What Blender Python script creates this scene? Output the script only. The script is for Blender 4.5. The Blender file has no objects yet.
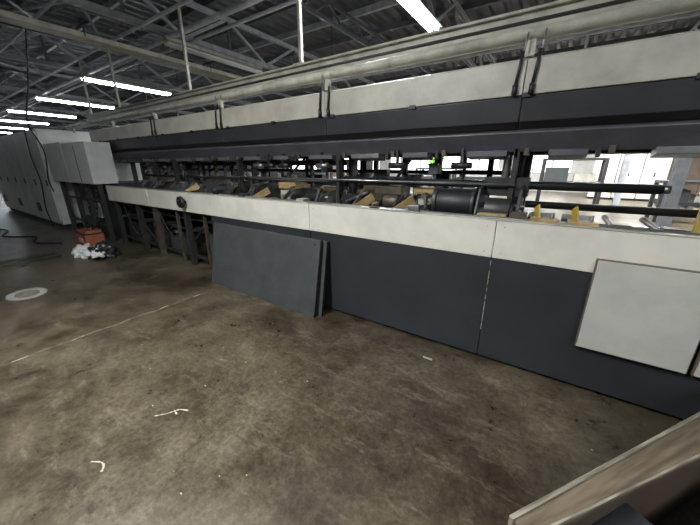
import bpy, bmesh, math, random
from mathutils import Vector, Matrix
random.seed(7)
S=bpy.context.scene
COL=S.collection

# ---------------- materials ----------------
def mat(name,col,rough=0.5,metal=0.0,noise=0.0,nscale=4.0,bump=0.0,col2=None,emit=None,estr=0,spec=0.5):
    m=bpy.data.materials.new(name); m.use_nodes=True
    nt=m.node_tree; b=nt.nodes['Principled BSDF']
    b.inputs['Base Color'].default_value=(*col,1); b.inputs['Roughness'].default_value=rough
    b.inputs['Metallic'].default_value=metal; b.inputs['Specular IOR Level'].default_value=spec
    if emit:
        b.inputs['Emission Color'].default_value=(*emit,1); b.inputs['Emission Strength'].default_value=estr
    if noise>0:
        tc=nt.nodes.new('ShaderNodeTexCoord'); n=nt.nodes.new('ShaderNodeTexNoise')
        n.inputs['Scale'].default_value=nscale; n.inputs['Detail'].default_value=8; n.inputs['Roughness'].default_value=0.65
        nt.links.new(tc.outputs['Object'],n.inputs['Vector'])
        r=nt.nodes.new('ShaderNodeValToRGB')
        c2=col2 if col2 else tuple(c*(1-noise) for c in col)
        r.color_ramp.elements[0].position=0.35; r.color_ramp.elements[1].position=0.62
        r.color_ramp.elements[0].color=(*c2,1); r.color_ramp.elements[1].color=(*col,1)
        nt.links.new(n.outputs['Fac'],r.inputs['Fac']); nt.links.new(r.outputs['Color'],b.inputs['Base Color'])
        if bump>0:
            bp=nt.nodes.new('ShaderNodeBump'); bp.inputs['Strength'].default_value=bump; bp.inputs['Distance'].default_value=0.01
            nt.links.new(n.outputs['Fac'],bp.inputs['Height']); nt.links.new(bp.outputs['Normal'],b.inputs['Normal'])
    return m

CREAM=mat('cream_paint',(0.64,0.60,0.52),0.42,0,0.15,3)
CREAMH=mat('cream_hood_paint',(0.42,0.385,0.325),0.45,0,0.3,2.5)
CREAMC=mat('cabinet_paint',(0.62,0.62,0.59),0.45,0,0.2,2)
CREAM2=mat('cream_paint_dirty',(0.46,0.43,0.35),0.5,0,0.4,5)
DOOR=mat('door_grey_white',(0.46,0.455,0.40),0.5,0,0.15,4)
FRAME=mat('brown_edge',(0.12,0.085,0.06),0.6)
DARK=mat('dark_slate_paint',(0.028,0.031,0.035),0.42,0,0.3,2.5)
DARK2=mat('dark_hood_paint',(0.034,0.034,0.036),0.38,0,0.3,4)
SLATE=mat('grey_sheet',(0.056,0.060,0.061),0.5,0,0.25,5)
LIP=mat('hood_lip_grey',(0.105,0.10,0.118),0.4,0,0.3,5)
BLACK=mat('black_rubber',(0.012,0.012,0.013),0.5)
STEEL=mat('steel',(0.33,0.33,0.33),0.38,0.8,0.3,8)
DSTEEL=mat('dark_steel',(0.05,0.048,0.046),0.45,0.4,0.3,8)
GREASE=mat('greasy_brown_steel',(0.11,0.085,0.06),0.5,0.3,0.5,9)
YEL=mat('yellow_paint',(0.50,0.34,0.06),0.5,0,0.3,8)
WOODY=mat('yellow_wood',(0.42,0.29,0.13),0.6,0,0.45,10)
TRUSS=mat('truss_offwhite',(0.40,0.41,0.43),0.6,0,0.35,5)
TRUSSD=mat('truss_dark',(0.11,0.11,0.12),0.6,0,0.3,5)
ROOF=mat('roof_sheet',(0.10,0.108,0.12),0.5,0.1,0.35,1.5)
WALLM=mat('wall_block',(0.55,0.53,0.48),0.8,0,0.2,2)
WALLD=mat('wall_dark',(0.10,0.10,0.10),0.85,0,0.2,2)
BROWN=mat('brown_hoarding',(0.13,0.09,0.065),0.7,0,0.4,2)
RED=mat('red_crate',(0.34,0.10,0.055),0.55,0,0.3,10)
CLOTH=mat('white_cloth',(0.6,0.6,0.58),0.9)
BAG=mat('black_bag',(0.02,0.02,0.02),0.35)
GREEN=mat('leaf',(0.14,0.34,0.04),0.6,0,0.4,10)
POT=mat('pot',(0.3,0.12,0.06),0.7)
CHALK=mat('chalk',(0.40,0.37,0.31),0.9)
GROOVE=mat('seam_dust',(0.21,0.185,0.14),0.9,0,0.5,20)
CABLE=mat('cable',(0.02,0.02,0.02),0.5)
TUBE=mat('tube_glow',(1,1,1),0.5,emit=(0.78,0.91,1.0),estr=34)
TUBEOFF=mat('tube_off',(0.6,0.62,0.62),0.3)
SHEEN=mat('worn_ring',(0.36,0.35,0.33),0.35,0,0.3,9)
TAPE=mat('label_white',(0.7,0.7,0.68),0.6)
BULB=mat('bulb',(1,1,1),.5,emit=(.82,.92,1),estr=80)

def wood(name,a,b,scale=(1,14,14)):
    m=bpy.data.materials.new(name); m.use_nodes=True; nt=m.node_tree; bs=nt.nodes['Principled BSDF']
    tc=nt.nodes.new('ShaderNodeTexCoord')
    rt=nt.nodes.new('ShaderNodeMapping'); rt.inputs['Rotation'].default_value=(0,0,-math.atan2(1.01,.70))
    mp=nt.nodes.new('ShaderNodeMapping'); mp.inputs['Scale'].default_value=scale
    n=nt.nodes.new('ShaderNodeTexNoise'); n.inputs['Scale'].default_value=3; n.inputs['Detail'].default_value=8
    r=nt.nodes.new('ShaderNodeValToRGB'); r.color_ramp.elements[0].position=.35; r.color_ramp.elements[1].position=.65
    r.color_ramp.elements[0].color=(*a,1); r.color_ramp.elements[1].color=(*b,1)
    nt.links.new(tc.outputs['Object'],rt.inputs['Vector']); nt.links.new(rt.outputs[0],mp.inputs['Vector']); nt.links.new(mp.outputs[0],n.inputs['Vector'])
    nt.links.new(n.outputs['Fac'],r.inputs['Fac']); nt.links.new(r.outputs[0],bs.inputs['Base Color']); bs.inputs['Roughness'].default_value=.7
    return m
PLY=wood('plywood',(0.085,0.060,0.038),(0.20,0.15,0.098))
PLYE=wood('plywood_edge',(0.13,0.112,0.082),(0.32,0.29,0.22),(1.5,20,60))

def floor_mat():
    m=bpy.data.materials.new('worn_concrete'); m.use_nodes=True; nt=m.node_tree; b=nt.nodes['Principled BSDF']; L=nt.links.new
    tc=nt.nodes.new('ShaderNodeTexCoord')
    def noise(s,d,rg=.6,dist=0,scale=None,off=None):
        n=nt.nodes.new('ShaderNodeTexNoise'); n.inputs['Scale'].default_value=s; n.inputs['Detail'].default_value=d
        n.inputs['Roughness'].default_value=rg; n.inputs['Distortion'].default_value=dist
        mp=nt.nodes.new('ShaderNodeMapping'); mp.inputs['Scale'].default_value=scale or (1,1,1); mp.inputs['Location'].default_value=off or (0,0,0)
        L(tc.outputs['Object'],mp.inputs['Vector']); L(mp.outputs[0],n.inputs['Vector'])
        return n
    def ramp(src,p0,c0,p1,c1):
        r=nt.nodes.new('ShaderNodeValToRGB'); e=r.color_ramp.elements; e[0].position=p0;e[0].color=(*c0,1);e[1].position=p1;e[1].color=(*c1,1)
        L(src,r.inputs['Fac']); return r
    def mix(mode,fac,a,c):
        x=nt.nodes.new('ShaderNodeMix'); x.data_type='RGBA'; x.blend_type=mode
        if isinstance(fac,float): x.inputs[0].default_value=fac
        else: L(fac,x.inputs[0])
        L(a,x.inputs[6]); L(c,x.inputs[7]); return x.outputs[2]
    big=noise(0.6,8,.66,.4); r1=ramp(big.outputs['Fac'],.36,(0.050,0.038,0.024),.64,(0.140,0.116,0.078))
    med=noise(3.0,12,.78,.15); r2=ramp(med.outputs['Fac'],.36,(0.50,0.47,0.43),.60,(1.15,1.13,1.08))
    fin=noise(30,8,.8); r3=ramp(fin.outputs['Fac'],.34,(0.5,0.5,0.5),.62,(1.2,1.2,1.2))
    c=mix('MULTIPLY',1.0,r1.outputs[0],r2.outputs[0]); c=mix('MULTIPLY',1.0,c,r3.outputs[0])
    st=noise(1.3,10,.72,.3,None,(3,7,0)); r4=ramp(st.outputs['Fac'],.49,(1,1,1),.62,(0.36,0.31,0.26))
    c=mix('MULTIPLY',.85,c,r4.outputs[0])
    s2=noise(7,8,.7,.0,None,(9,2,0)); r6=ramp(s2.outputs['Fac'],.60,(1,1,1),.68,(0.45,0.40,0.35))
    c=mix('MULTIPLY',.7,c,r6.outputs[0])
    sc=noise(5,12,.82,.05,(.4,1.4,1)); r5=ramp(sc.outputs['Fac'],.54,(0,0,0),.68,(1,1,1))
    pale=nt.nodes.new('ShaderNodeRGB'); pale.outputs[0].default_value=(0.235,0.20,0.145,1)
    mul=nt.nodes.new('ShaderNodeMath'); mul.operation='MULTIPLY'; mul.inputs[1].default_value=.55; L(r5.outputs[0],mul.inputs[0])
    c=mix('MIX',mul.outputs[0],c,pale.outputs[0])
    L(c,b.inputs['Base Color'])
    rr=ramp(med.outputs['Fac'],.3,(0.22,)*3,.7,(0.50,)*3); L(rr.outputs[0],b.inputs['Roughness'])
    bp=nt.nodes.new('ShaderNodeBump'); bp.inputs['Strength'].default_value=.3; bp.inputs['Distance'].default_value=.008
    L(fin.outputs['Fac'],bp.inputs['Height']); L(bp.outputs[0],b.inputs['Normal'])
    return m
FLOOR=floor_mat()

# ---------------- mesh builder ----------------
class B:
    def __init__(s,name,parent=None,bevel=0.0):
        s.bm=bmesh.new(); s.name=name; s.mats=[]; s.parent=parent; s.bevel=bevel
    def mi(s,m):
        if m not in s.mats: s.mats.append(m)
        return s.mats.index(m)
    def hexa(s,pts,m):
        v=[s.bm.verts.new(p) for p in pts]; k=s.mi(m)
        for f in ((0,3,2,1),(4,5,6,7),(0,1,5,4),(1,2,6,5),(2,3,7,6),(3,0,4,7)):
            s.bm.faces.new([v[i] for i in f]).material_index=k
    def box(s,x0,x1,y0,y1,z0,z1,m):
        s.hexa([(x0,y0,z0),(x1,y0,z0),(x1,y1,z0),(x0,y1,z0),(x0,y0,z1),(x1,y0,z1),(x1,y1,z1),(x0,y1,z1)],m)
    def prism(s,prof,x0,x1,m):
        k=s.mi(m); a=[s.bm.verts.new((x0,y,z)) for y,z in prof]; b=[s.bm.verts.new((x1,y,z)) for y,z in prof]
        n=len(prof)
        s.bm.faces.new(a).material_index=k; s.bm.faces.new(b[::-1]).material_index=k
        for i in range(n):
            s.bm.faces.new([a[i],b[i],b[(i+1)%n],a[(i+1)%n]]).material_index=k
    def cyl(s,p,q,r,m,seg=16,r2=None):
        p=Vector(p);q=Vector(q);d=(q-p); L=d.length
        if L<1e-6:return
        z=d.normalized(); x=z.orthogonal().normalized(); y=z.cross(x); r2=r if r2 is None else r2; k=s.mi(m)
        a=[];b=[]
        for i in range(seg):
            t=2*math.pi*i/seg; o=x*math.cos(t)+y*math.sin(t)
            a.append(s.bm.verts.new(p+o*r)); b.append(s.bm.verts.new(q+o*r2))
        f=s.bm.faces.new(a[::-1]); f.material_index=k
        f=s.bm.faces.new(b); f.material_index=k
        for i in range(seg):
            f=s.bm.faces.new([a[i],a[(i+1)%seg],b[(i+1)%seg],b[i]]); f.material_index=k; f.smooth=True
    def bar(s,p,q,w,h,m):
        p=Vector(p);q=Vector(q);z=(q-p).normalized(); up=Vector((0,0,1)) if abs(z.z)<.95 else Vector((1,0,0))
        x=z.cross(up).normalized()*w/2; y=x.cross(z).normalized()*h/2
        s.hexa([p-x-y,p+x-y,p+x+y,p-x+y,q-x-y,q+x-y,q+x+y,q-x+y],m)
    def path(s,pts,r,m,seg=8):
        for a,b in zip(pts[:-1],pts[1:]): s.cyl(a,b,r,m,seg)
    def done(s):
        bmesh.ops.recalc_face_normals(s.bm,faces=s.bm.faces)
        me=bpy.data.meshes.new(s.name); s.bm.to_mesh(me); s.bm.free()
        for m in s.mats: me.materials.append(m)
        o=bpy.data.objects.new(s.name,me); COL.objects.link(o)
        if s.parent: o.parent=s.parent
        if s.bevel:
            md=o.modifiers.new('bev','BEVEL'); md.width=s.bevel; md.segments=2; md.limit_method='ANGLE'; md.angle_limit=math.radians(50)
        return o
def empty(name):
    o=bpy.data.objects.new(name,None); COL.objects.link(o); return o
def cat(pts,n=10):
    P=[Vector(p) for p in pts]; P=[P[0]]+P+[P[-1]]; out=[]
    for i in range(1,len(P)-2):
        for k in range(n):
            t=k/n; a,b,c,d=P[i-1],P[i],P[i+1],P[i+2]
            out.append(0.5*((2*b)+(-a+c)*t+(2*a-5*b+4*c-d)*t*t+(-a+3*b-3*c+d)*t**3))
    out.append(P[-2]); return out

XL,XR,YF,YB,ZC=-42,14,-9,24,5.0
# ---------------- room shell ----------------
b=B('floor'); b.box(XL,XR,YF,YB,-0.1,0,FLOOR); b.done()
b=B('ceiling')
x=XL; prof=[]
while x<XR:
    prof+= [(x,ZC),(x+.12,ZC),(x+.16,ZC+.06),(x+.26,ZC+.06)]; x+=.30
prof.append((XR,ZC)); k=b.mi(ROOF)
va=[b.bm.verts.new((px,YF,pz)) for px,pz in prof]; vb=[b.bm.verts.new((px,YB,pz)) for px,pz in prof]
for i in range(len(prof)-1): b.bm.faces.new([va[i],va[i+1],vb[i+1],vb[i]])
b.box(XL,XR,YF,YB,ZC+.12,ZC+.2,ROOF)
b.done()
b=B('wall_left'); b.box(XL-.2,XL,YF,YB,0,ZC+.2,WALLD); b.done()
b=B('wall_right'); b.box(XR,XR+.2,YF,YB,0,ZC+.2,WALLM); b.done()
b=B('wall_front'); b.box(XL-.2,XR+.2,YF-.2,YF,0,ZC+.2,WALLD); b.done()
b=B('wall_back')
wins=[(-24,-20),(-17.5,-13),(-12,-8),(-7.6,-3.6),(-2.6,0.6)]
b.box(XL-.2,XR+.2,YB,YB+.2,0,1.1,WALLM); b.box(XL-.2,XR+.2,YB,YB+.2,3.6,ZC+.2,WALLM)
px=XL-.2
for a,c in wins:
    b.box(px,a,YB,YB+.2,1.1,3.6,WALLM); px=c
b.box(px,XR+.2,YB,YB+.2,1.1,3.6,WALLM)
b.done()
for i,(a,c) in enumerate(wins):
    w=B('window_%d'%(i+1))
    for t in (a,(2*a+c)/3,(a+2*c)/3,c): w.box(t-.04,t+.04,YB+.02,YB+.12,1.1,3.6,TRUSS)
    for z in (1.14,2.35,3.56): w.box(a,c,YB+.03,YB+.11,z-.04,z+.04,TRUSS)
    w.done()
b=B('partition_hoarding'); 
for i in range(14): b.box(4.2+i*.65,4.2+i*.65+.63,YB-.5-.02*(i%2),YB-.42,0,3.4,BROWN)
b.box(4.2,13.3,YB-.42,YB-.36,0.3,.5,BROWN); b.box(4.2,13.3,YB-.42,YB-.36,3.0,3.2,BROWN)
b.done()

# ---------------- roof trusses ----------------
LX=[-2.3-4.6*k for k in range(-1,8)]
for X in LX:
    X=X-0.12
    b=B('roof_truss')
    zb,zt=4.14,4.82
    for dx in (-.035,.035):
        b.bar((X+dx,YF+.02,zb),(X+dx,YB-.02,zb),.025,.11,TRUSS); b.bar((X+dx,YF+.02,zt),(X+dx,YB-.02,zt),.025,.09,TRUSS)
    y=YF+.05; n=0
    while y<YB-.15:
        y2=min(y+1.1,YB-.05); a,c=(zb,zt) if n%2==0 else (zt,zb)
        b.bar((X,y,a),(X,y2,c),.06,.06,TRUSS)
        if n%2: b.bar((X,y,zb),(X,y,zt),.04,.04,TRUSSD)
        y=y2;n+=1
    b.done()
for i in range(len(LX)-1):
    X=(LX[i]+LX[i+1])/2
    b=B('roof_joist')
    b.bar((X,YF+.02,4.5),(X,YB-.02,4.5),.06,.07,TRUSSD); b.bar((X,YF+.02,4.83),(X,YB-.02,4.83),.06,.06,TRUSSD)
    y=YF+.1;n=0
    while y<YB-.6:
        b.bar((X,y,4.5 if n%2 else 4.83),(X,y+.5,4.83 if n%2 else 4.5),.03,.03,TRUSSD); y+=.5;n+=1
    b.done()
b=B('roof_purlins')
y=YF+.6
while y<YB:
    b.box(XL+.02,XR-.02,y-.035,y+.035,4.865,4.99,TRUSSD if int(y*10)%3 else TRUSS); y+=1.1
b.done()
b=B('wind_bracing')
for i in range(len(LX)-1):
    x0=LX[i]; x1=LX[i+1]
    for y0 in (1.0,7.5):
        b.cyl((x0,y0,4.2),(x1,y0+2.6,4.75),.025,TRUSS,8); b.cyl((x0,y0+2.6,4.75),(x1,y0,4.2),.025,TRUSS,8)
    b.cyl((x0,2.2,4.8),((x0+x1)/2,3.6,4.2),.03,TRUSSD,8); b.cyl(((x0+x1)/2,3.6,4.2),(x1,2.2,4.8),.03,TRUSSD,8)
b.done()
b=B('ceiling_conduit')
for y,z,r in ((3.9,4.02,.05),(4.3,4.04,.03),(8.2,4.0,.06),(2.2,4.05,.025),(3.36,4.04,.03)):
    b.cyl((XL+.02,y,z+.03),(XR-.02,y,z+.03),r,TRUSS,10)
b.done()
b=B('cable_tray')
X=-7.5; z=3.74
b.box(X-.14,X+.14,YF+.4,7,z,z+.02,CREAM2); b.box(X-.15,X-.14,YF+.4,7,z,z+.08,CREAM2); b.box(X+.14,X+.15,YF+.4,7,z,z+.08,CREAM2)
for i in range(4): b.cyl((X-.09+.06*i,YF+.4,z+.04),(X-.09+.06*i,7,z+.04),.018,CABLE,6)
for y in (-7.5,-5,-2.5,0,2.6,5,6.8):
    for s in (-.145,.145): b.bar((X+s,y,z+.02),(X+s,y,3.93),.02,.02,DSTEEL)
    b.bar((X-.145,y,3.93),(X+.4,y,3.93),.03,.03,DSTEEL)
b.done()

# ---------------- fluorescent fixtures ----------------
def fixture(X,y0,y1,z,on=True,power=60):
    e=empty('fluorescent_ceiling_light')
    b=B('housing',e)
    b.prism([( y0,z+.02),(y0,z+.09),(y1,z+.09),(y1,z+.02)],X-.06,X+.06,CREAM2)
    b.hexa([(X-.14,y0,z+.0),(X+.14,y0,z+.0),(X+.14,y1,z+.0),(X-.14,y1,z+.0),(X-.06,y0,z+.03),(X+.06,y0,z+.03),(X+.06,y1,z+.03),(X-.06,y1,z+.03)],CREAM2)
    for y in (y0+.4,y1-.4): b.cyl((X,y,z+.08),(X-.1,y,4.12),.008,DSTEEL,6)
    b.done()
    b=B('tubes',e)
    for dx in (-.06,.06):
        b.cyl((X+dx,y0+.03,z-.03),(X+dx,y1-.03,z-.03),.030,TUBE if on else TUBEOFF,10)
    b.done()
    if on:
        l=bpy.data.lights.new('tube_light','AREA'); l.shape='RECTANGLE'; l.size=.22; l.size_y=(y1-y0)
        l.energy=power; l.color=(.95,.98,1.0)
        o=bpy.data.objects.new('tube_light',l); COL.objects.link(o); o.location=(X,(y0+y1)/2,z-.07); o.parent=e
PW=[60,200,0,70,50,50,60,60,60]
for k,X in enumerate(LX):
    fixture(X,3.75,6.15,3.93,on=(k!=2),power=PW[k])
for X,p in ((-2.3,330),(2.3,90),(-20.7,25)): fixture(X,-2.2,.2,3.93,power=p)
for X in (6.9,2.3,-2.3,-6.9,-11.5,-20.7): fixture(X,10.4,12.8,3.93,power=520 if X>-3 else 180); fixture(X,17.0,19.4,3.93,power=520 if X>-8 else 200)  # added rear lamps, hidden by the hood, standing in for daylight on the floor
for X in (-5.0,-11.9):
    e=empty('pendant_spot_lamp'); b=B('shade',e)
    b.cyl((X,6.7,3.86),(X,6.7,4.02),.13,DSTEEL,20,.05); b.cyl((X,6.7,4.02),(X,6.7,4.88),.01,DSTEEL,6)
    b.cyl((X,6.7,3.78),(X,6.7,3.87),.11,BULB,16,.11); b.done()

# ---------------- the long machine ----------------
M=empty('long_conveyor_machine')
J=[-7.7,-5.94,-4.07,-2.20,-0.33,1.54,3.3]
FY=2.48
b=B('front_band',M,.004)
for a,c in zip(J[:-1],J[1:]): b.box(a+.003,c-.003,FY,FY+.035,.915,1.205,CREAM)
b.done()
b=B('band_top_rail',M,.003); b.box(J[0],J[-1],FY-.004,FY+.05,1.205,1.215,CREAM2); b.done()
b=B('lower_panels',M,.004)
for a,c in zip(J[2:-1],J[3:]): b.box(a+.003,c-.003,FY+.01,FY+.04,.03,.913,DARK)
b.done()
b=B('plinth',M); b.box(J[2],J[-1],FY+.06,FY+.12,0,.1,BLACK)
b.box(J[0],J[-1],FY+.04,FY+.10,.90,.96,DSTEEL)
b.done()
b=B('seam_glint',M)  # glint along the dark panel seam, painted as broken pale pieces
z=.28
while z<.88:
    h=random.uniform(.03,.12); b.box(J[4]-.003,J[4]+.002,FY+.006,FY+.012,z,min(z+h,.90),CREAM2); z+=h+random.uniform(.01,.05)
b.done()
b=B('access_doors',M,.003)
for a,c in ((.30,.865),(.885,1.5),(1.52,2.2)):
    b.box(a,c,FY-.035,FY-.002,.37,1.02,FRAME); b.box(a+.008,c-.006,FY-.042,FY-.03,.376,1.014,DOOR)
b.done()
b=B('panel_screws',M)
for x in J[1:-1]:
    for dx in (-.06,.06):
        for z in (.96,1.16): b.cyl((x+dx,FY-.003,z),(x+dx,FY+.01,z),.006,CREAM2,8)
        if x>=J[2]:
            for z in (.15,.82): b.cyl((x+dx,FY+.004,z),(x+dx,FY+.02,z),.007,DSTEEL,8)
b.done()
b=B('open_frame',M)
for x in (-7.6,-6.6,-5.94,-4.9,-4.12):
    b.box(x-.04,x+.04,FY+.05,FY+.13,0,.92,DSTEEL if x!=-5.94 else GREASE); b.box(x-.04,x+.04,3.72,3.8,0,.92,DSTEEL)
    b.box(x-.03,x+.03,FY+.1,3.75,.55,.61,DSTEEL)
for x in (-5.2,-4.4): b.box(x-.025,x+.015,FY+.07,FY+.11,0,.92,GREASE)
b.box(-7.7,-4.07,FY+.12,FY+.16,.12,.16,DSTEEL); b.box(-7.7,-4.07,FY+.3,FY+.34,.5,.54,DSTEEL)
b.box(-7.7,-4.07,3.75,3.8,.0,.9,BLACK)
for y in (2.8,3.05,3.35): b.cyl((-7.6,y,.72),(-4.1,y,.72),.03,STEEL if y==2.8 else DSTEEL,10)
for i in range(5): b.cyl((-7.2+.7*i,2.75,.40),(-7.2+.7*i,3.7,.40),.06,DSTEEL,12)
for i in range(5):
    x=-7.2+.62*i; b.box(x,x+.25,2.75,3.0,.0,.12+random.uniform(.15,.4),GREASE if i%2 else SLATE)
b.path(cat([(-5.9,2.6,.85),(-5.7,2.62,.5),(-5.4,2.6,.62),(-5.0,2.6,.35),(-4.4,2.62,.8)],8),.014,CABLE)
b.path(cat([(-7.4,2.6,.9),(-7.0,2.6,.3),(-6.6,2.6,.5),(-6.1,2.6,.15)],8),.014,CABLE)
b.done()
b=B('handwheel',M); hx=-4.72
b.cyl((hx,FY,1.07),(hx,FY-.06,1.07),.03,DSTEEL,12); b.cyl((hx,FY-.05,1.07),(hx,FY-.09,1.07),.085,BLACK,24); b.cyl((hx,FY-.09,1.07),(hx,FY-.11,1.07),.06,BLACK,24,.04)
b.cyl((hx+.05,FY-.09,1.1),(hx+.05,FY-.15,1.1),.012,BLACK,8); b.done()
b=B('machine_bed',M)
b.box(J[0],J[-1],FY+.12,3.85,.86,.92,GREASE); b.box(J[0],J[-1],3.82,3.9,.55,1.05,DARK)
b.box(J[2],J[-1],3.84,3.88,.02,.6,DARK)
for i in range(27): 
    x=-7.4+.4*i; b.box(x-.03,x+.03,FY+.12,3.8,.92,.98,STEEL if i%3 else GREASE)
b.done()
b=B('transport_rods',M)
b.cyl((-2.2,3.2,1.43),(.66,3.2,1.43),.036,BLACK,18); b.cyl((.66,3.2,1.43),(.70,3.2,1.43),.03,STEEL,18)
b.cyl((-7.6,3.25,1.40),(-2.2,3.25,1.40),.022,DSTEEL,14)
b.cyl((-4.2,3.0,1.44),(-.3,3.0,1.44),.012,STEEL,10)
b.cyl((-7.6,3.5,1.53),(-.4,3.5,1.53),.022,BLACK,12)
b.cyl((-7.6,2.70,1.19),(3.0,2.70,1.19),.016,STEEL,10)
b.cyl((-7.6,3.65,1.22),(3.0,3.65,1.22),.035,DSTEEL,12)
b.box(-7.6,-1.5,3.40,3.46,1.14,1.20,GREASE)
b.box(-7.6,-2.2,3.62,3.68,1.32,1.37,DSTEEL)
b.box(-7.6,-2.4,3.50,3.56,1.60,1.68,DSTEEL)
b.done()
b=B('support_columns',M)
for x in J[:-1]:
    b.box(x-.05,x+.05,3.6,3.78,0,1.75,DSTEEL)
    b.box(x-.02,x+.02,3.02,3.10,1.1,1.75,DSTEEL)
    b.box(x-.08,x+.08,3.0,3.75,1.08,1.12,GREASE)
    b.box(x+.08,x+.11,3.2,3.3,1.1,1.75,BLACK)
b.done()
b=B('inner_mechanism',M)
rs=random.Random(77)
x=-7.4
while x<-.5:
    y=rs.uniform(3.25,3.6); w=rs.uniform(.01,.03)
    b.box(x-w,x+w,y,y+.05,1.0,1.75,rs.choice([DSTEEL,BLACK,GREASE]))
    if rs.random()<.6: b.box(x,x+rs.uniform(.12,.3),y+.02,y+.10,1.36,1.36+rs.uniform(.05,.2),rs.choice([DSTEEL,SLATE,BLACK,CREAM2]))
    if rs.random()<.5: b.bar((x,3.15,1.45),(x+rs.uniform(-.2,.25),3.3,1.70),.02,.03,DSTEEL)
    if rs.random()<.4: b.cyl((x,3.0,1.60),(x+.18,3.0,1.60),.03,rs.choice([STEEL,BLACK]),12); b.box(x+.08,x+.10,2.98,3.02,1.60,1.75,DSTEEL)
    x+=rs.uniform(.22,.42)
b.done()
mats=[DSTEEL,SLATE,GREASE,BLACK,STEEL,CREAM2,DARK]
st=[-7.1,-6.55,-6.0,-5.35,-4.8,-4.2,-3.6,-3.05,-2.5,-2.0,-1.5,-1.08]
rs=random.Random(21)
for i,x in enumerate(st):
    b=B('roller_station',M,.002)
    w=rs.uniform(.06,.13); h=rs.uniform(1.28,1.40); y0=rs.uniform(2.8,2.95)
    for s in (-1,1):
        b.prism([(y0,.98),(y0,1.18),(y0+.12,h-.04),(y0+.4,h),(3.42,1.22),(3.42,.98)],x+s*w-.008,x+s*w+.008,rs.choice([DSTEEL,SLATE,GREASE,STEEL]))
    if i%2==0:
        b.cyl((x-w,y0+.17,1.22),(x+w,y0+.17,1.22),.08,GREASE if i%4 else BLACK,20); b.cyl((x-w-.05,y0+.17,1.22),(x+w+.05,y0+.17,1.22),.022,STEEL,12)
    else:
        b.box(x-w*.8,x+w*.8,y0+.02,y0+.2,1.08,1.28,rs.choice(mats))
        b.cyl((x-.02,y0-.02,1.2),(x+w+.15,y0-.02,1.32),.014,STEEL,8)
    b.cyl((x-w,3.32,1.28),(x+w,3.32,1.28),.05,rs.choice([STEEL,GREASE]),16)
    a=rs.uniform(-.12,.12)
    b.bar((x+w+.03,2.74,1.12),(x+w+.03+a,2.95,1.31),.02,.04,rs.choice([STEEL,GREASE,DSTEEL]))
    b.cyl((x+w+.03+a,2.93,1.31),(x+w+.03+a,2.99,1.31),.03,GREASE,14)
    if i in (3,6,9,10): b.bar((x+w+.08,2.68,1.13),(x+w+.24,2.90,1.28),.012,.09,WOODY)
    if i%3==1: b.box(x-.2,x+.12,3.05,3.3,1.30,1.38,WOODY if i==7 else GREASE)
    if i%3==2: b.cyl((x,3.2,1.40),(x,3.2,1.75),.018,STEEL,8); b.box(x-.05,x+.05,3.14,3.26,1.52,1.62,SLATE)
    b.box(x-.05,x+.06,2.66,2.78,1.0,rs.uniform(1.18,1.25),rs.choice(mats))
    b.box(x-w-.16,x-w-.03,3.1,3.5,1.05,1.17,WOODY if i in(5,9) else DSTEEL)
    b.done()
b=B('wood_blocks',M,.004)
for x,y,w,z in ((-3.3,3.3,.28,1.27),(-2.75,3.35,.22,1.25),(-1.32,3.25,.24,1.30),(-5.1,3.3,.3,1.25)):
    b.box(x,x+w,y,y+.2,z,z+.07,WOODY); b.box(x+.03,x+w-.03,y+.03,y+.17,1.0,z,GREASE)
b.done()
b=B('tan_gear_box',M,.01); b.box(-1.98,-1.62,3.25,3.55,1.1,1.42,WOODY); b.box(-1.95,-1.65,3.22,3.25,1.2,1.38,GREASE); b.cyl((-1.62,3.4,1.3),(-1.5,3.4,1.3),.06,STEEL,16); b.done()
b=B('large_drum_unit',M,.003)
b.cyl((-.93,2.98,1.26),(-.62,2.98,1.26),.135,BLACK,32); b.cyl((-.97,2.98,1.26),(-.93,2.98,1.26),.15,DSTEEL,32); b.cyl((-.62,2.98,1.26),(-.59,2.98,1.26),.15,DSTEEL,32)
b.cyl((-1.0,2.98,1.26),(-.2,2.98,1.26),.025,STEEL,14)
b.cyl((-.50,2.95,1.22),(-.30,2.95,1.22),.11,DSTEEL,28); b.cyl((-.30,2.95,1.22),(-.28,2.95,1.22),.07,STEEL,20)
for x in (-.56,-.24): b.prism([(2.8,.98),(2.8,1.2),(2.9,1.40),(3.1,1.46),(3.3,1.3),(3.3,.98)],x-.01,x+.01,DARK)
b.box(-.56,-.2,3.05,3.2,1.34,1.50,DSTEEL); b.box(-.28,-.16,2.72,2.85,1.04,1.24,GREASE)
b.box(-.52,-.30,2.70,2.80,1.16,1.22,WOODY); b.cyl((-.40,3.12,1.5),(-.40,3.12,1.78),.035,STEEL,14); b.cyl((-.28,3.12,1.5),(-.28,3.12,1.78),.02,BLACK,12)
b.done()
for x in (-.11,.13):
    b=B('yellow_guide_bracket',M,.002)
    b.bar((x+.06,2.68,1.06),(x+.01,2.80,1.30),.014,.07,YEL)
    b.box(x-.02,x+.16,2.66,2.80,1.19,1.215,WOODY); b.box(x-.05,x+.14,2.9,3.2,1.05,1.20,DSTEEL)
    b.cyl((x+.12,2.75,1.1),(x+.12,2.75,1.26),.012,STEEL,8); b.done()
b=B('end_clamps',M,.002)
for x in (.36,.62,1.1): b.box(x,x+.1,2.7,2.8,1.0,1.215,GREASE); b.cyl((x+.05,2.8,1.15),(x+.05,3.6,1.15),.02,DSTEEL,10)
b.done()
b=B('yellow_post',M); b.box(.80,.85,2.86,2.91,0.9,1.9,YEL); b.done()

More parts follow.
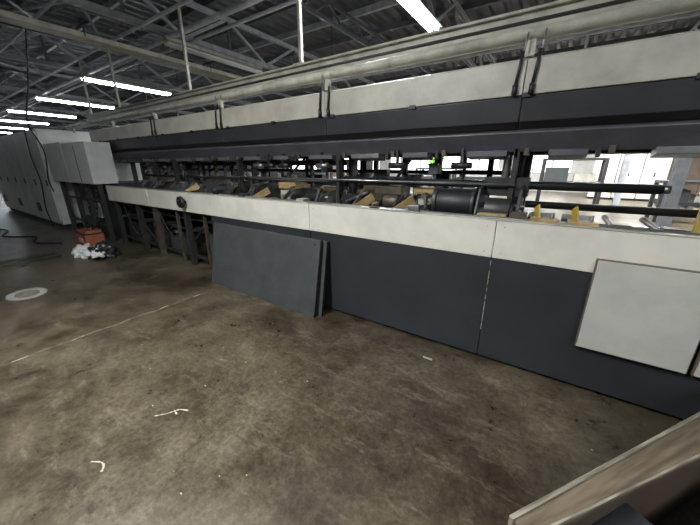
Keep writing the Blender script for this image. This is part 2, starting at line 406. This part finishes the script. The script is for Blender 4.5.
# hood
HX0,HX1=-8.9,3.6
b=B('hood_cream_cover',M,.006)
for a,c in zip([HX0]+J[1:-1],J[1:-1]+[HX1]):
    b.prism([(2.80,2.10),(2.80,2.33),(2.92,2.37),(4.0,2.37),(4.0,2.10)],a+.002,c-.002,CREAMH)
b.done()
b=B('hood_dark_cover',M,.006)
for a,c in zip([HX0]+J[1:-1],J[1:-1]+[HX1]):
    b.prism([(2.83,1.92),(2.81,2.095),(4.0,2.095),(4.0,1.78),(3.1,1.78),(2.98,1.86)],a+.002,c-.002,DARK2)
b.done()
b=B('hood_lower_lip',M,.004)
b.prism([(3.04,1.71),(2.92,1.85),(2.95,1.90),(3.3,1.86),(3.3,1.74)],HX0,HX1,LIP)
b.box(HX0,HX1,3.55,3.85,1.70,1.80,DARK2)
b.done()
b=B('hood_drive_boxes',M,.004)
x=-8.2;i=0; rs=random.Random(4)
while x<3:
    L=rs.uniform(.24,.38); m=rs.choice([LIP,STEEL,LIP,SLATE])
    b.hexa([(x,2.96,1.675),(x+L,2.96,1.675),(x+L,3.12,1.65),(x,3.12,1.65),(x,2.96,1.72),(x+L,2.96,1.72),(x+L,3.12,1.73),(x,3.12,1.73)],m)
    b.box(x+L+.05,x+L+.08,3.02,3.08,1.66,1.76,DSTEEL)
    b.box(x+L+.12,x+L+.16,3.0,3.06,1.68,1.74,GREASE)
    x+=.623;i+=1
b.done()
b=B('hood_hinges',M)
x=-8.4
while x<3.3: b.box(x-.03,x+.03,2.795,2.815,2.085,2.115,BLACK); x+=.9
b.done()
b=B('upper_rail_pipe',M)
b.cyl((-10.4,2.86,2.50),(HX1,2.86,2.50),.042,CREAM2,18)
b.box(-10.4,HX1,3.3,3.42,2.62,2.80,CREAM2); b.box(-10.4,HX1,3.26,3.46,2.80,2.82,CREAM2)
b.cyl((-10.4,3.2,2.70),(HX1,3.2,2.70),.015,CABLE,8)
for x in [-10.0]+J[:-1]:
    b.box(x-.03,x+.03,2.84,2.88,2.36,2.50,CREAM2); b.bar((x,2.86,2.52),(x,3.36,2.64),.03,.03,CREAM2)
b.done()
b=B('gas_struts',M)
for x in J[1:-1]:
    for dx in (-.055,.055):
        xx=x+dx
        b.cyl((xx,2.785,2.16),(xx+.02,2.785,2.38),.011,BLACK,10); b.cyl((xx+.02,2.785,2.34),(xx+.035,2.80,2.50),.006,STEEL,8)
        b.cyl((xx,2.785,2.10),(xx,2.785,2.17),.018,BLACK,10)
b.done()
b=B('rear_legs',M)
for x in (-8.6,3.3): b.box(x-.08,x+.08,3.6,3.78,0,2.1,DSTEEL)
b.done()
for x in (-10.2,-8.5,-5.6,-3.0,3.1):
    b=B('ceiling_hanger_rod'); b.bar((x,3.36,2.82),(x,3.36,4.06),.04,.04,CREAM2); b.box(x-.08,x+.08,3.28,3.44,2.82,2.84,CREAM2); b.done()
b=B('head_housing',M,.01)
b.box(-9.2,-7.78,2.32,2.75,1.24,2.05,CREAMC); b.box(-10.45,-9.22,2.32,2.75,1.24,2.09,CREAMC); b.box(-10.4,-9.0,2.76,3.9,1.24,2.09,CREAMC)
b.box(-8.45,-8.42,2.312,2.32,1.26,2.0,GREASE)
b.done()
b=B('head_base',M); b.box(-10.4,-7.82,2.7,3.8,.0,1.24,DARK)
for x in (-10.3,-9.4,-8.6,-7.9): b.box(x-.04,x+.04,2.4,2.48,0,1.24,DSTEEL)
for x in (-10.0,-9.55,-9.2): b.box(x,x+.22,2.66,2.7,.4,.75,TAPE)
b.path(cat([(-9.0,2.5,1.2),(-8.9,2.45,.5),(-8.5,2.4,.3),(-8.2,2.45,1.1)],8),.02,CABLE)
b.box(-10.2,-8.0,2.42,2.46,.3,.36,DSTEEL); b.box(-10.2,-8.0,2.42,2.46,.85,.9,DSTEEL)
b.done()

# ---------------- cabinets at left ----------------
C=empty('electrical_control_cabinet')
b=B('cabinet_body',C,.01); b.box(-17.2,-10.6,2.3,4.1,.12,2.45,CREAMC); b.box(-17.1,-10.7,2.36,4.0,0,.12,BLACK); b.done()
b=B('cabinet_doors',C,.005)
for i in range(6):
    x=-17.15+i*1.09; b.box(x+.01,x+1.07,2.27,2.3,.2,2.38,CREAMC)
    b.box(x+.9,x+.93,2.245,2.27,1.1,1.25,DSTEEL)
    if i%2==0: b.box(x+.3,x+.7,2.262,2.27,.35,.6,DSTEEL)
b.done()
b=B('cabinet_cables',C)
b.path(cat([(-11.3,2.25,2.5),(-11.4,2.24,1.8),(-11.2,2.24,1.2),(-11.5,2.24,.5),(-11.3,2.24,.02)],8),.012,CABLE)
b.done()

# ---------------- leaning grey sheets ----------------
for (x0,x1,yb,yt,zt) in ((-3.90,-1.98,2.24,2.40,.84),(-3.84,-1.93,2.31,2.445,.83)):
    b=B('leaning_grey_panel',None,.004); t=.028
    b.hexa([(x0,yb,0),(x1,yb,0),(x1,yb+t,0),(x0,yb+t,0),(x0,yt,zt),(x1,yt,zt),(x1,yt+t,zt),(x0,yt+t,zt)],SLATE)
    b.hexa([(x1-.004,yb-.002,0.002),(x1+.003,yb-.002,0.002),(x1+.003,yb+t,0.002),(x1-.004,yb+t,0.002),(x1-.004,yt-.002,zt),(x1+.003,yt-.002,zt),(x1+.003,yt+t,zt),(x1-.004,yt+t,zt)],DSTEEL)
    for x in (x0+.08,x1-.08):
        f=.94; y=yb+(yt-yb)*f; b.cyl((x,y-.004,zt*f),(x,y+.01,zt*f),.012,BLACK,10)
    b.done()

# ---------------- red toolbox and rags ----------------
b=B('red_toolbox',None,.008)
X,Y=-8.0,2.12
b.box(X-.27,X+.27,Y-.18,Y+.14,0.02,.27,RED); b.box(X-.25,X+.25,Y-.16,Y+.12,.275,.33,RED)
b.box(X-.28,X+.28,Y-.19,Y+.15,.26,.28,DSTEEL)
b.bar((X-.14,Y,.33),(X-.10,Y,.42),.02,.02,BLACK); b.bar((X+.14,Y,.33),(X+.10,Y,.42),.02,.02,BLACK); b.bar((X-.1,Y,.42),(X+.1,Y,.42),.025,.025,BLACK)
b.box(X-.12,X+.12,Y-.19,Y-.18,.08,.18,CREAM2); b.box(X-.2,X+.2,Y-.15,Y+.1,0,.02,BLACK)
b.done()
def lump(name,c,sx,sy,sz,m,parent=None,seed=0,amp=.35):
    bm=bmesh.new(); bmesh.ops.create_icosphere(bm,subdivisions=4,radius=1)
    from mathutils import noise as N
    for v in bm.verts:
        d=1+amp*N.noise(v.co*2.2+Vector((seed,0,0)))+.15*N.noise(v.co*6+Vector((seed,3,0)))
        v.co=v.co*d; v.co.x*=sx; v.co.y*=sy; v.co.z*=sz
        v.co.z=max(v.co.z,-sz*.45)+sz*.45
        v.co+=Vector(c)
    for f in bm.faces: f.smooth=True
    me=bpy.data.meshes.new(name); bm.to_mesh(me); bm.free(); me.materials.append(m)
    o=bpy.data.objects.new(name,me); COL.objects.link(o)
    if parent: o.parent=parent
    return o
R=empty('rag_pile')
lump('white_rag',(-7.05,1.72,0),.22,.16,.14,CLOTH,R,1,.7); lump('black_bag',(-6.78,1.9,0),.26,.2,.16,BAG,R,5,.6); lump('white_rag_small',(-6.62,1.78,.05),.13,.10,.08,CLOTH,R,9,.7)

# ---------------- floor items ----------------
b=B('floor_rail_pipe')
for x in (-7.4,-7.75):
    b.cyl((x,-2.5,.02),(x,1.45,.02),.018,STEEL,10)
b.done()
b=B('floor_hose')
b.path(cat([(-8.6,1.75,.02),(-9.2,1.45,.02),(-9.9,1.6,.02),(-10.6,1.2,.02),(-11.6,1.4,.02),(-13,1.0,.02)],10),.018,CABLE)
b.done()
b=B('floor_drain_cover'); n=48
def disc(r,sy,z,m,seed):
    k=b.mi(m); rr=random.Random(seed)
    o=[b.bm.verts.new((-5.52+r*(1+rr.uniform(-.05,.05))*math.cos(i*2*math.pi/n),.65+sy*r*(1+rr.uniform(-.05,.05))*math.sin(i*2*math.pi/n),z)) for i in range(n)]
    b.bm.faces.new(o).material_index=k
disc(.24,.8,.003,SHEEN,1); disc(.15,.8,.005,GROOVE,2); b.done()
b=B('floor_joint')
pts=[(-3.63+.012*math.sin(i*1.7)+.01*random.random(),-.6+i*.1) for i in range(28)]
for i,(p,q) in enumerate(zip(pts[:-1],pts[1:])):
    w=.003+.006*random.random(); b.hexa([(p[0]-w,p[1],.0),(p[0]+w,p[1],.0),(q[0]+w,q[1],.0),(q[0]-w,q[1],.0),(p[0]-w,p[1],.002),(p[0]+w,p[1],.002),(q[0]+w,q[1],.002),(q[0]-w,q[1],.002)],GROOVE if i%4 else SHEEN)
b.done()
b=B('chalk_scuffs')
def flat(pts,w):
    P_=cat(pts,6)
    for p,q in zip(P_[:-1],P_[1:]):
        d=(q-p).normalized(); s=Vector((-d.y,d.x,0))*w*(.3+1.1*random.random()); u=Vector((0,0,.0015))
        b.hexa([p-s,q-s,q+s,p+s,p-s+u,q-s+u,q+s+u,p+s+u],CHALK)
flat([(-1.98,.60,0),(-1.93,.66,0),(-1.90,.72,0),(-1.84,.75,0)],.005)
flat([(-1.92,.70,0),(-1.87,.69,0)],.005)
flat([(-1.93,.24,0),(-1.88,.27,0),(-1.84,.27,0),(-1.81,.25,0)],.005)
b.done()
b=B('floor_debris')
for i in range(110):
    x=random.uniform(-4,1.2); y=random.uniform(2.0,2.42) if i%3 else random.uniform(.3,2.3); s=random.uniform(.002,.006)
    b.box(x,x+s*2,y,y+s,0,s*.6,CHALK if i%3==0 else BROWN)
b.box(-.72,-.64,2.22,2.232,0,.01,CHALK)
b.done()

# ---------------- foreground crate / board ----------------
K=empty('wooden_crate')
p0=Vector((.07,.86,.50)); d=Vector((.70,1.01,0)).normalized(); nrm=Vector((d.y,-d.x,0))
def P(a,c,z): v=p0+d*a+nrm*c; return (v.x,v.y,z)
b=B('crate_lid',K,.003)
L=1.9;W=.13
b.hexa([P(0,0,.47),P(L,0,.47),P(L,W,.40),P(0,.05,.455),P(0,0,.50),P(L,0,.50),P(L,W,.43),P(0,.05,.485)],PLY)
b.hexa([P(-.01,-.012,.465),P(L,-.012,.465),P(L,0.003,.465),P(-.01,0.003,.465),P(-.01,-.012,.508),P(L,-.012,.508),P(L,.003,.508),P(-.01,.003,.508)],PLYE)
b.bar(P(0,.05,.484),P(L,W+.003,.428),.010,.016,PLYE)
b.done()
b=B('crate_body',K,.004)
b.hexa([P(.15,.03,0),P(L,.03,0),P(L,.06,0),P(.15,.06,0),P(.15,.03,.44),P(L,.03,.44),P(L,.06,.44),P(.15,.06,.44)],BROWN)
b.hexa([P(.17,.06,0),P(.55,.06,0),P(.55,.45,0),P(.17,.45,0),P(.17,.06,.36),P(.55,.06,.36),P(.55,.45,.36),P(.17,.45,.36)],DARK)
b.hexa([P(.6,.2,.30),P(L,.2,.30),P(L,.6,.33),P(.6,.6,.33),P(.6,.2,.32),P(L,.2,.32),P(L,.6,.35),P(.6,.6,.35)],PLY)
b.hexa([P(.6,.15,0),P(.66,.15,0),P(.66,.6,0),P(.6,.6,0),P(.6,.15,.30),P(.66,.15,.30),P(.66,.6,.30),P(.6,.6,.30)],PLY)
b.done()

# ---------------- hanging cables on left ----------------
b=B('hanging_cable')
b.path(cat([(-8.8,2.2,4.1),(-9.2,2.1,3.2),(-9.6,2.0,2.5),(-9.5,2.1,1.9),(-9.8,2.1,1.3),(-10.2,2.22,1.0)],10),.014,CABLE)
b.path(cat([(-12,1.5,4.1),(-12.2,1.2,3.1),(-12.6,1.4,2.7),(-13,1.8,3.1),(-13.2,2.2,4.1)],10),.016,CABLE)
b.done()

# ---------------- rear hall contents ----------------
b=B('white_storage_cabinet',None,.01)
for i in range(3):
    x=1.4+i*.9; b.box(x,x+.86,19.6,20.2,.1,2.3,CREAM); b.box(x+.4,x+.44,19.57,19.6,1.1,1.3,BLACK)
b.box(1.4,4.06,19.65,20.2,0,.1,BLACK); b.done()
def frame_machine(x,y,w,dp,h):
    b=B('background_machine',None,.006)
    for sx in (0,w):
        for sy in (0,dp): b.box(x+sx-.05,x+sx+.05,y+sy-.05,y+sy+.05,0,h,DSTEEL)
    b.box(x,x+w,y,y+dp,h*.45,h*.55,DARK); b.box(x+.1,x+w*.45,y+.1,y+dp-.1,h*.55,h*.85,SLATE); b.box(x+w*.55,x+w*.9,y+.1,y+dp-.1,h*.55,h*.72,CREAM2)
    b.box(x-.05,x+w+.05,y-.05,y+dp+.05,h,h+.08,DSTEEL)
    for i in range(5): b.cyl((x+w*(i+.5)/5,y,h*.42),(x+w*(i+.5)/5,y+dp,h*.42),.06,STEEL,12)
    b.done()
frame_machine(-3.6,13,2.6,1.2,1.35); frame_machine(-10.0,10,2.4,1.2,1.6); frame_machine(-14.5,9,3,1.3,1.6)
frame_machine(-18.5,13,3,1.3,1.9); frame_machine(-.6,15,2.0,1.2,1.8); frame_machine(-6.8,17,2.2,1,1.4); frame_machine(2.6,12.5,1.3,1.0,1.1)
frame_machine(-5.2,7.5,2.2,1.1,1.25); frame_machine(-9.0,6.6,2.2,1.1,1.4)
def pallet(x,y,n):
    b=B('stacked_pallets')
    for k in range(n):
        z=k*.15
        for i in range(5): b.box(x,x+1.2,y+i*.2,y+i*.2+.12,z+.12,z+.145,WOODY)
        for i in range(3): b.box(x+i*.54,x+i*.54+.1,y,y+.92,z+.0,z+.12,WOODY)
    b.done()
pallet(-6.2,11.0,8); pallet(4.5,16,5); pallet(-12.0,15.5,8)
e=empty('potted_shrub'); b=B('pot',e); b.cyl((-7.1,21,0),(-7.1,21,.5),.25,POT,20,.34); b.cyl((-7.1,21,.45),(-7.1,21,1.3),.03,BROWN,8); b.done()
for i in range(7): lump('foliage',(-7.1+random.uniform(-.2,.2),21+random.uniform(-.2,.2),1.0+i*.2),.32,.32,.25,GREEN,e,i,.7)
for x in (-16,-7,2,9):
    for y in (8.9,15.5):
        b=B('steel_column'); b.box(x-.1,x+.1,y-.1,y-.085,0,3.9,TRUSS); b.box(x-.1,x+.1,y+.085,y+.1,0,3.9,TRUSS); b.box(x-.008,x+.008,y-.085,y+.085,0,3.9,TRUSS)
        b.box(x-.16,x+.16,y-.16,y+.16,0,.02,TRUSS); b.box(x-.06,x+.06,y-.16,y-.10,3.8,4.86,TRUSS); b.done()

# ---------------- world ----------------
w=bpy.data.worlds.new('world'); S.world=w; w.use_nodes=True; nt=w.node_tree; bg=nt.nodes['Background']
sky=nt.nodes.new('ShaderNodeTexSky'); sky.sky_type='HOSEK_WILKIE'; sky.turbidity=6; sky.sun_direction=(.3,.6,.7)
mx=nt.nodes.new('ShaderNodeMix'); mx.data_type='RGBA'; mx.inputs[0].default_value=.7; mx.inputs[7].default_value=(1,1,1,1)
nt.links.new(sky.outputs[0],mx.inputs[6]); nt.links.new(mx.outputs[2],bg.inputs[0]); bg.inputs[1].default_value=5.0

# ---------------- camera ----------------
cd=bpy.data.cameras.new('camera'); cd.sensor_fit='HORIZONTAL'; cd.sensor_width=36; cd.lens=300/700*36; cd.clip_start=.02; cd.clip_end=300
co=bpy.data.objects.new('camera',cd); COL.objects.link(co); co.location=(0,0,1.6)
co.rotation_euler=(math.radians(90-17.9),0,math.radians(33.8)); S.camera=co
S.view_settings.view_transform='Standard'; S.view_settings.exposure=0.12
